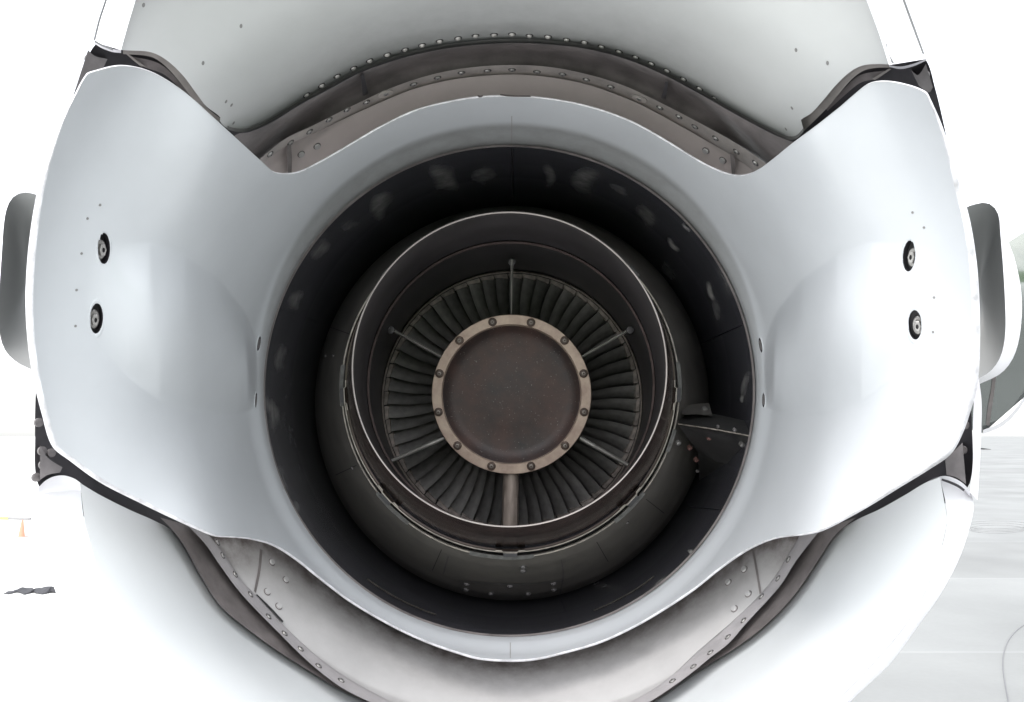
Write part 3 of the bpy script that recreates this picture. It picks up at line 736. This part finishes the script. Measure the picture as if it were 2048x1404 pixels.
# --- core cowl -----------------------------------------------------------------
cowl = loft('core_cowl', [(1021,777,332,1.862),(1021,777,334.5,1.85),(1021,778,337,1.852),(1022,783,350,1.90),(1023,789,364,1.97),(1024,795,377,2.05),(1024,801,388,2.15),(1024,806,394,2.28),(1024,810,392,2.5),(1024,812,370,2.74)],
            M_COWL, eng, n=300, sub=5, soot_light=lambda x, y: np.clip(0.35 + 0.6*(y-900)/300, 0, 1)*sm(0, 1, 1+0*x))  # cowl tint grows paler towards the bottom
dCowl = field([(1021,777,334.5,1.85),(1021,778,337,1.852),(1022,783,350,1.90),(1023,789,364,1.97),(1024,795,377,2.05),(1024,801,388,2.15),(1024,806,394,2.28)], .003)
def rim(nm, cx, cy, r, d, w, m, parent, a0=0, a1=360, dz=.006, n=300):
    return loft(nm, [(cx,cy,r-w*.5,d+dz),(cx,cy,r-w*.5,d),(cx,cy,r+w*.5,d),(cx,cy,r+w*.5,d+dz)], m, parent, n=n, a0=a0, a1=a1)
rim('cowl_edge', 1021, 777, 337.5, 1.846, 2.6, M_THIN, cowl)
for a0, a1 in ((256, 278), (-4, 9), (-52, -38), (218, 233), (172, 186), (-22, -14)):
    rim('edge_doubler', 1021, 777, 338.5, 1.842, 8, mat('doubler_metal', (.10,.098,.095), .42, metal=.3, var=.5, scale=60) if a0 == 256 else bpy.data.materials['doubler_metal'], cowl, a0=a0, a1=a1, n=24)
for aa in (300, 322, 246, 205, 160):
    A_ = math.radians(aa); q0, q1 = [(1023+r_*math.cos(A_), 787-r_*math.sin(A_)) for r_ in (342, 388)]
    m0 = ((q0[0]+q1[0])/2, (q0[1]+q1[1])/2); ox, oy = 1.6*math.sin(A_), 1.6*math.cos(A_)
    patch('panel_seam', [q0, m0, q1], [(q0[0]+ox, q0[1]+oy), (m0[0]+ox, m0[1]+oy), (q1[0]+ox, q1[1]+oy)], lambda x, y: dCowl(x, y)-.001, M_DARK, cowl, nu=20, nv=2, thick=.0005)
# access plate low on the cowl
patch('access_plate', [(915,1162),(960,1166),(1023,1170),(1080,1167),(1122,1161)], [(927,1180),(970,1190),(1023,1194),(1075,1190),(1112,1180)], lambda x, y: dCowl(x, y)-.004, M_COWL, cowl, nu=50, nv=8, thick=.003, soot_light=lambda x, y: .75+0*x)
patch('plate_lip', [(912,1160),(960,1164),(1023,1167.5),(1080,1165),(1125,1159)], [(913,1162),(960,1166.5),(1023,1170),(1080,1167.5),(1124,1161.5)], lambda x, y: dCowl(x, y)-.008, M_STEEL, cowl, nu=50, nv=3, thick=.004)
small = lathe('cowl_bolt', [(.0100, 0), (.0098, .003), (.0080, .006), (.0045, .008), (.0001, .0085)], [M_BRK], n=18)
for x, y in [(933,1167),(1020,1171),(1107,1166),(932,1178),(1108,1178),(982,1186),(1056,1186),(1046,1133),(1046,1141)]:
    link('cowl_bolt', small, cowl, surf(x, y, dCowl, spin=random.random()) @ Matrix.Diagonal((.8, .8, .8, 1)))
for x, y in [(652,712),(667,711),(690,713),(705,936),(1255,1045),(1238,1010),(1270,985)]:
    link('cowl_bolt', small, cowl, surf(x, y, dCowl, spin=random.random()) @ Matrix.Diagonal((.4, .4, .4, 1)))
for A, B in (([(895,1112),(890,1130),(885,1148)], [(898,1113),(893,1131),(888,1149)]), ([(1122,1120),(1125,1150),(1118,1190)], [(1124,1120),(1128,1150),(1121,1190)])):
    patch('drain_streak', A, B, lambda x, y: dCowl(x, y)-.001, M_BRK, cowl, nu=14, nv=3, thick=.0006)

# --- hot nozzle ------------------------------------------------------------------
noz = loft('hot_nozzle', [(1019,739,316,1.55),(1019.5,745,319,1.59),(1020,752,322,1.65),(1020,759,325,1.72),(1020.5,766,327,1.80),(1021,772,326,1.87),(1021,775,322,1.95)], M_NOZO, eng, n=300, sub=4)
loft('nozzle_lip', [(1019,739,312.2,1.556),(1019,739,313.0,1.548),(1019,739,315.3,1.547),(1019,739,316.4,1.553)], M_LIP, noz, n=300)
loft('nozzle_bore', [(1019,739,312.5,1.555),(1019.5,746,309,1.66),(1020,756,303,1.78),(1021,765,295,1.90),(1022,770,287.5,1.95)], M_NOZI, noz, n=300, sub=3)
loft('bore_step', [(1022,770.5,289,1.945),(1022,770.5,287.5,1.935),(1022,770.5,283.5,1.94),(1022,771,283,1.955)], M_LIP2, noz, n=300)
loft('exhaust_case', [(1022,771,284,1.95),(1022,776,281,2.0),(1023,784,276,2.10),(1024,793,270,2.2),(1024,800,263,2.30),(1024,802,259,2.36)], M_NOZI, noz, n=300, sub=3)
# inner seal ring between nozzle and cowl, bright along the bottom
loft('nozzle_root_ring', [(1020,772,326,1.80),(1020,772,330.5,1.80),(1020,772,332.5,1.815),(1020,773,332.5,1.86)], M_NOZO, noz, n=300)
rim('ring_edge', 1020, 772, 332, 1.797, 2.2, M_THIN, noz, a0=182, a1=358)
loft('gap_floor', [(1020,774,325,1.95),(1020,775,334,1.95)], M_DARK, noz, n=200)
# retaining clips, bent channel strips across the gap
def clip(a):
    A = math.radians(a); er = np.array([math.cos(A), -math.sin(A)]); et = np.array([math.sin(A), math.cos(A)])
    c0 = np.array([1020.5, 773.0])
    prof = [(-30, 327), (-17, 327.5), (-14, 331.5), (14, 331.5), (17, 327.5), (30, 327)]
    pin = [c0 + er*r + et*s for s, r in prof]
    V = []
    for p_ in pin:
        for dr, dd in ((0, 0), (2.0, 0), (2.0, .09), (0, .09)):
            q = p_ + er*dr; V.append(P(q[0], q[1], 1.782+dd) - E)
    F = []
    for i in range(5):
        for k in range(4):
            l = (k+1) % 4; F.append((i*4+k, i*4+l, (i+1)*4+l, (i+1)*4+k))
    F += [(0, 1, 2, 3), (23, 22, 21, 20)]
    c = link('retaining_clip', mkmesh('retaining_clip', V, F, M_THIN, smooth=False), noz)
    W_ = []
    for s, r in ((-14, 333.5), (14, 333.5), (14, 341), (-14, 341)):
        for dd in (0, .05):
            q = c0 + er*r + et*s; W_.append(P(q[0], q[1], 1.79+dd)-E)
    link('clip_tongue', mkmesh('clip_tongue', W_, [(0,2,4,6),(1,7,5,3),(0,1,3,2),(2,3,5,4),(4,5,7,6),(6,7,1,0)], M_DARK, smooth=False), c)
for a in (270, 222, 317, 357, 183, 137, 43, 90):
    clip(a)

# --- turbine: blade wheel, exhaust struts, hub --------------------------------------
TC = (1024.0, 803.0)
wheel = bpy.data.objects.new('turbine_wheel', None); COL.objects.link(wheel); wheel.parent = eng
wc = P(TC[0], TC[1], 2.32)
NB = 56
# local frame: x right, y up (camera up), z toward the viewer
MW = Matrix(((RX[0], UP[0], -FW[0]), (RX[1], UP[1], -FW[1]), (RX[2], UP[2], -FW[2]))).to_4x4()
MW.translation = Vector(wc - E)
pxm = 2.32 / FPX
def blade_mesh():
    r0, r1 = 140*pxm, 251*pxm
    nr, nc = 9, 6
    pitch = 2*math.pi/NB
    V = []
    for side_ in (0, 1):
        for i in range(nr):
            s = i/(nr-1); r = r0 + (r1-r0)*s
            bow = 0.020*math.sin(s*math.pi*1.0+0.2) - 0.028*(1-s)**1.5
            for k in range(nc):
                c = k/(nc-1)               # 0 = trailing edge (near), 1 = leading edge (far)
                an = bow - c*pitch*(1.22 - 0.25*s)
                z = -0.060*c**0.75*(0.70+0.30*(1-s)) + 0.010*math.sin(c*math.pi)
                th = (0.0016 + 0.0045*math.sin(math.pi*min(1, c*1.1+.02)))*(1 if side_ == 0 else -1)
                V.append((r*math.cos(an) , r*math.sin(an), z + th*0.5 - (0.001 if side_ else 0)))
    N = nr*nc
    F = []
    for i in range(nr-1):
        for k in range(nc-1):
            F.append((i*nc+k, (i+1)*nc+k, (i+1)*nc+k+1, i*nc+k+1))
            F.append((N+i*nc+k+1, N+(i+1)*nc+k+1, N+(i+1)*nc+k, N+i*nc+k))
    for i in range(nr-1):
        F.append(((i+1)*nc, i*nc, N+i*nc, N+(i+1)*nc)); a = i*nc+nc-1
        F.append((a, a+nc, a+nc+N, a+N))
    mi = [0]*len(F)
    # interlocking tip shroud: stepped platform
    b = len(V)
    ra, rb = 250.5*pxm, 256*pxm
    q = [(-0.098, ra-.0045, .004), (0.004, ra-.0015, .004), (0.010, rb, .001), (-0.096, rb-.001, .001)]
    for an, r, z in q:
        for dz in (0, -.05):
            V.append((r*math.cos(an), r*math.sin(an), z+dz))
    for f in ((0,2,4,6),(1,7,5,3),(0,1,3,2),(2,3,5,4),(4,5,7,6),(6,7,1,0)):
        F.append(tuple(b+i for i in f)); mi.append(1)
    me = mkmesh('blade', V, F, [M_BLADE, M_TIP], midx=mi, angle=40)
    return me
bm_ = blade_mesh()
M_BLADE2 = M_BLADE
for i in range(NB):
    o = link('blade', bm_, wheel, MW @ Matrix.Rotation(2*math.pi*i/NB + 0.02 + random.uniform(-.003, .003), 4, 'Z'))
loft('wheel_rim', [(TC[0],TC[1],257,2.325),(TC[0],TC[1],260,2.32),(TC[0],TC[1],262,2.34)], M_TIP, wheel, n=200)
loft('wheel_back', [(TC[0],TC[1],258,2.40),(TC[0],TC[1],120,2.41)], M_DARK, wheel, n=100)

hub = bpy.data.objects.new('exhaust_hub', None); COL.objects.link(hub); hub.parent = eng
HC = (1023.0, 788.5)
dh = 2.08
loft('hub_body', [(HC[0],HC[1],159,dh),(HC[0],790,157,dh+.03),(HC[0],794,152,2.2),(HC[0],800,146,2.34),(HC[0],802,143,2.42)], M_BLADE, hub, n=120, sub=2)
fl = loft('bolted_flange', [(HC[0],HC[1],159.5,dh+.012),(HC[0],HC[1],159.5,dh+.001),(HC[0],HC[1],158.5,dh),(HC[0],HC[1],140.5,dh),(HC[0],HC[1],139.5,dh+.001),(HC[0],HC[1],139,dh+.012),(HC[0],789,136,dh+.016)], M_FLANGE, hub, n=160)
loft('hub_cover_plate', [(HC[0],789,137.5,dh+.012),(HC[0],789,134,dh+.014),(HC[0],789,126,dh+.022),(HC[0],789,110,dh+.026),(HC[0],789,70,dh+.024),(HC[0],789,30,dh+.023),(HC[0],789,.05,dh+.023)], M_DISC, hub, n=120, angle=60)
fb = lathe('flange_bolt', [(.0112, 0), (.0112, .0030), (.0100, .0042), (.0078, .0046), (.0074, .0022), (.0058, .0022), (.0054, .0058), (.0036, .0064), (.0022, .0064), (.0018, .0040), (.0001, .0040)], [M_BOLT, M_BOLTC], n=22, midx=[0,0,0,0,0,0,1,1,0,0,0])
for x, y in [(985,644),(1062,645),(1129,681),(1167,747),(1168,824),(1130,891),(1062,932),(983,932),(915,891),(877,824),(879,747),(919,681)]:
    link('flange_bolt', fb, fl, surf(x, y, lambda a, b: dh-.0005+0*np.asarray(a), spin=random.random()*6))

def strut(nm, p0, p1, w0, w1, d0, d1, dep, m, n=10):
    """blade-like radial strut from hub to case, rounded trailing edge"""
    p0 = np.array(p0, float); p1 = np.array(p1, float)
    u = (p1-p0)/np.linalg.norm(p1-p0); nn = np.array([-u[1], u[0]])
    prof = [(-1, dep), (-1, .02), (-.82, .006), (-.4, .001), (0, 0), (.4, .001), (.82, .006), (1, .02), (1, dep)]
    V = []
    for i in range(n):
        s = i/(n-1); c = p0*(1-s)+p1*s; w = (w0*(1-s)+w1*s)*.5; d = d0*(1-s)+d1*s
        for k, z in prof:
            q = c + nn*w*k; V.append(P(q[0], q[1], d+z)-E)
    return link(nm, mkmesh(nm, V, grid_faces(n, len(prof)), m, angle=45), hub)
strut('exhaust_strut', (1023,634), (1024,518), 4, 6, 2.11, 2.06, .12, M_SPOKE)
strut('exhaust_strut', (884,714), (778,656), 6, 6, 2.11, 2.08, .12, M_SPOKE)
strut('exhaust_strut', (1163,714), (1264,656), 6, 6, 2.11, 2.08, .12, M_SPOKE)
strut('exhaust_strut', (888,876), (778,924), 10, 7, 2.11, 2.10, .12, M_SPOKE)
strut('exhaust_strut', (1160,876), (1256,930), 10, 7, 2.11, 2.10, .12, M_SPOKE)
strut('wide_bottom_strut', (1022,944), (1020,1062), 31, 35, 2.11, 2.10, .14, M_STRUT)
for x, y, a in [(1024,524,90),(782,660,150),(1260,660,30)]:
    foot = lathe('strut_foot', [(.010, 0), (.009, .002), (.004, .003), (.0001, .003)], [M_NOZI], n=18)
    link('strut_foot', foot, hub, surf(x, y, lambda a, b: 2.07+0*np.asarray(a)))

# --- strut fairing across the bypass duct, right side --------------------------------
pf = bpy.data.objects.new('duct_strut', None); COL.objects.link(pf); pf.parent = eng
def quadsheet(nm, A, B, dA, dB, m, parent, nu=24, nv=8, thick=.01):
    A = cat(A, nu); B = cat(B, nu); tt = np.linspace(0, 1, nv)
    X = A[:, None, 0]*(1-tt)+B[:, None, 0]*tt; Y = A[:, None, 1]*(1-tt)+B[:, None, 1]*tt
    dA = np.linspace(dA[0], dA[1], nu)[:, None]; dB = np.linspace(dB[0], dB[1], nu)[:, None]
    D = dA*(1-tt)+dB*tt
    V = (P(X, Y, D)-E).reshape(-1, 3); V2 = (P(X, Y, D+thick)-E).reshape(-1, 3); N = len(V)
    F = grid_faces(nu, nv)+grid_faces(nu, nv, off=N, flip=True)
    for i in range(nu-1):
        F.append((i*nv, (i+1)*nv, (i+1)*nv+N, i*nv+N)); a = i*nv+nv-1; F.append((a+nv, a, a+N, a+nv+N))
    return link(nm, mkmesh(nm, np.concatenate([V, V2]), F, m, angle=40), parent)
M_STL = mat('strut_underside', (0.05, 0.048, 0.048), .4, var=.4, scale=20, bump=.2, bscale=30)
M_STT = mat('strut_top_grey', (0.055, 0.054, 0.053), .4, var=.3, scale=20, bump=.2, bscale=40)
quadsheet('upper_face', [(1356,847),(1430,858),(1512,874)], [(1362,828),(1412,826),(1512,846)], (1.80, 1.66), (1.95, 1.78), M_STT, pf)
quadsheet('upper_step', [(1364,830),(1395,829),(1425,832)], [(1366,812),(1392,808),(1418,806)], (1.83, 1.83), (1.93, 1.93), M_COWL, pf)
quadsheet('edge_line', [(1356,846.5),(1430,857.5),(1512,873)], [(1356,849),(1430,860),(1512,875.5)], (1.795, 1.655), (1.795, 1.655), M_THIN, pf, nv=3)
quadsheet('lower_face', [(1356,850),(1430,861),(1512,876)], [(1396,905),(1440,925),(1512,930)], (1.80, 1.665), (1.98, 1.86), M_STL, pf)
quadsheet('rear_body', [(1396,903),(1440,923),(1512,928)], [(1398,960),(1440,975),(1500,985)], (1.985, 1.865), (2.25, 2.12), M_STL, pf)
patch('blend_plate', [(1357,856),(1366,885),(1364,915),(1350,950)], [(1374,856),(1394,890),(1400,925),(1385,965)], lambda x, y: dCowl(x, y)-.006, M_COWL, pf, nu=30, nv=8, thick=.003, soot_light=lambda x, y: .2+0*x)
for x, y, d, m in [(1416,873,1.81,M_RED),(1482,886,1.74,M_STEEL),(1378,893,1.915,M_RED),(1391,917,1.96,M_RED),(1394,941,1.97,M_BRK),(1408,816,1.88,M_STEEL),(1417,818,1.89,M_BRK),(1355,883,1.84,M_STEEL),(1468,858,1.70,M_BRK),(1435,852,1.74,M_BRK)]:
    b_ = lathe('strut_bolt', [(.0070, 0), (.0070, .010), (.0050, .011), (.0001, .012)], [m], n=12, hexes=(0, 1))
    k = .85 if m is not M_BRK else .55
    link('strut_bolt', b_, pf, surf(x, y, (lambda dv: (lambda a, b: dv+0*np.asarray(a)))(d), spin=.4) @ Matrix.Rotation(.6, 4, 'X') @ Matrix.Scale(k, 4))
# red tag bolts and chips on the petal's upper edge
M_CHIP = mat('chipped_edge_metal', (0.10, 0.085, 0.08), .5, var=.5, scale=90)
for A, B in (([(1000,188),(1023,190),(1060,191)], [(1000,191),(1023,193.5),(1062,194)]), ([(955,190),(960,191),(966,190)], [(955,193),(960,195),(966,193)])):
    patch('paint_chip', A, B, lambda x, y: dshell(x, y)*.9965-.002, M_CHIP, shell, nu=20, nv=3, thick=.001)
patch('shell_seam', [(1023,232),(1023,262),(1023,291)], [(1024.2,232),(1024.2,262),(1024.2,291)], lambda x, y: dshell(x, y)-.0008, M_BROWN, shell, nu=12, nv=2, thick=.0004)
patch('shell_seam', [(1020,1285),(1020,1300),(1020,1316)], [(1021.2,1285),(1021.2,1300),(1021.2,1316)], lambda x, y: dshell(x, y)-.0008, M_BROWN, shell, nu=12, nv=2, thick=.0004)

# ------------------------------------------------------------------ things on the apron
def gpt(x, y, z=0.0):
    """point on the ground seen along the bearing (x, y)"""
    v = (x-1024)/FPX*RX + (702-y)/FPX*UP + FW
    k = (z - CAMH)/v[2]
    return CP + v*k
# traffic cone
def cone():
    base = gpt(43, 1075)
    t_ = bpy.data.objects.new('traffic_cone', None); COL.objects.link(t_); t_.location = Vector(base)
    tag(t_, 'small faded orange traffic cone standing on the apron at the far left', 'traffic cone')
    mo = mat('faded_orange_plastic', (0.62, 0.24, 0.16), .5, var=.05); mg = mat('cone_base_rubber', (.45, .36, .32), .7)
    V = [(-.10,-.10,0),(.10,-.10,0),(.10,.10,0),(-.10,.10,0),(-.095,-.095,.025),(.095,-.095,.025),(.095,.095,.025),(-.095,.095,.025)]
    link('cone_base', mkmesh('cone_base', V, [(3,2,1,0),(4,5,6,7),(0,1,5,4),(1,2,6,5),(2,3,7,6),(3,0,4,7)], mg, smooth=False), t_)
    link('cone_body', lathe('cone_body', [(.075,.025),(.070,.04),(.022,.40),(.018,.405),(.0001,.405)], [mo], n=20), t_)
cone()
# barrier pole resting on cone
pa, pb = gpt(-260, 1031, 0.42), gpt(61, 1037.5, 0.42)
pole = bpy.data.objects.new('barrier_pole', None); COL.objects.link(pole); pole.location = Vector(pa)
tag(pole, 'long yellow green barrier pole with a grey end lying level above the cone', 'barrier pole')
def bar(nm, a, b, r, m, parent):
    a = np.array(a); b = np.array(b); u = (b-a)/np.linalg.norm(b-a); s = np.cross(u, [0, 0, 1]); s /= np.linalg.norm(s); w = np.cross(s, u)
    V = []; n = 10
    for q in (a, b):
        for i in range(n):
            an = 2*math.pi*i/n; V.append(q + s*r*math.cos(an) + w*r*math.sin(an) - pa)
    F = [(i, (i+1) % n, n+(i+1) % n, n+i) for i in range(n)] + [tuple(range(n))[::-1], tuple(range(n, 2*n))]
    link(nm, mkmesh(nm, V, F, m), parent)
bar('yellow_section', pa, pa*(.13)+pb*.87, .04, mat('yellow_green_paint', (.42,.50,.16), .5), pole)
bar('grey_end', pa*.13+pb*.87, pb, .035, mat('pale_grey_paint', (.25,.25,.25), .5), pole)
# crumpled dark cloth
def cloth():
    rng = np.random.RandomState(3)
    c = gpt(60, 1187)
    nx, ny = 40, 12
    L_ = np.array([gpt(5+110*i/(nx-1), 1188 + 2*math.sin(i*.5)) for i in range(nx)])
    V = []
    prof = np.interp(np.linspace(0, 1, nx), [0,.1,.18,.22,.35,.5,.65,.8,.9,1], [.01,.03,.02,.05,.03,.04,.065,.075,.115,.02])
    for i in range(nx):
        for k in range(ny):
            s = k/(ny-1)
            z = prof[i]*math.sin(math.pi*min(1, s*.9+.05)) * (1+.3*math.sin(7*s+i*.6)) + .008*rng.rand()
            V.append(L_[i]-c + np.array([.01*math.sin(i+k), s*.35+.02*math.sin(i*.7), max(.005, z)]))
    o = link('crumpled_cloth', mkmesh('crumpled_cloth', V, grid_faces(nx, ny), mat('dark_grey_cloth', (.045,.045,.05), .7, var=.4, scale=12), angle=60))
    o.location = Vector(c)
    tag(o, 'dark grey crumpled cloth lying flat on the white apron at lower left', 'cloth')
cloth()
# thin cable on the right
def tube(nm, pts, r, m, n=6):
    pts = np.array(pts); c = pts[len(pts)//2].copy()
    V = []
    for i, p_ in enumerate(pts):
        u = pts[min(i+1, len(pts)-1)]-pts[max(i-1, 0)]; u /= np.linalg.norm(u)
        s = np.cross(u, [0, 0, 1]); s /= np.linalg.norm(s)
        for k in range(n):
            a = 2*math.pi*k/n; V.append(p_ + s*r*math.cos(a) + np.array([0, 0, 1])*(r*math.sin(a)+r) - c)
    o = link(nm, mkmesh(nm, V, [( i*n+k, i*n+(k+1)%n, (i+1)*n+(k+1)%n, (i+1)*n+k) for i in range(len(pts)-1) for k in range(n)], m))
    o.location = Vector(c); return o
mc = mat('grey_cable', (.16, .16, .17), .5)
cp = cat([(2120,1235),(2060,1246),(2035,1260),(2015,1285),(2006,1320),(2009,1360),(2018,1410),(2030,1470)], 60)
tag(tube('cable', [gpt(x, y) for x, y in cp], .0045, mc), 'thin dark cable curving over the apron at the lower right', 'cable')
cc = [gpt(1996 + (70-3*i/20)*math.cos(i*.21)+2*math.sin(i), 1048 + (9 - i*.02)*math.sin(i*.21)+i*.12) for i in range(110)]
tag(tube('wire_coil', cc, .006, mat('pale_wire', (.28,.28,.28), .5)), 'loose coil of thin pale wire lying on the apron beyond the right nacelle side', 'wire coil')
# dark chock like wedge
def chock():
    c = gpt(1972, 899)
    w = .55
    V = [(-w,-.6,.0),(w,-.6,0),(w*.2,.6,0),(-w,.6,0),(-w,-.5,.22),(w*.9,-.55,.05),(w*.1,.5,.05),(-w,.5,.25)]
    o = link('wheel_chock', mkmesh('wheel_chock', V, [(3,2,1,0),(4,5,6,7),(0,1,5,4),(1,2,6,5),(2,3,7,6),(3,0,4,7)], mat('black_rubber', (.03,.03,.03), .7), smooth=False))
    o.location = Vector(c)
    tag(o, 'small black rubber wedge on the apron just right of the engine', 'wheel chock')
chock()
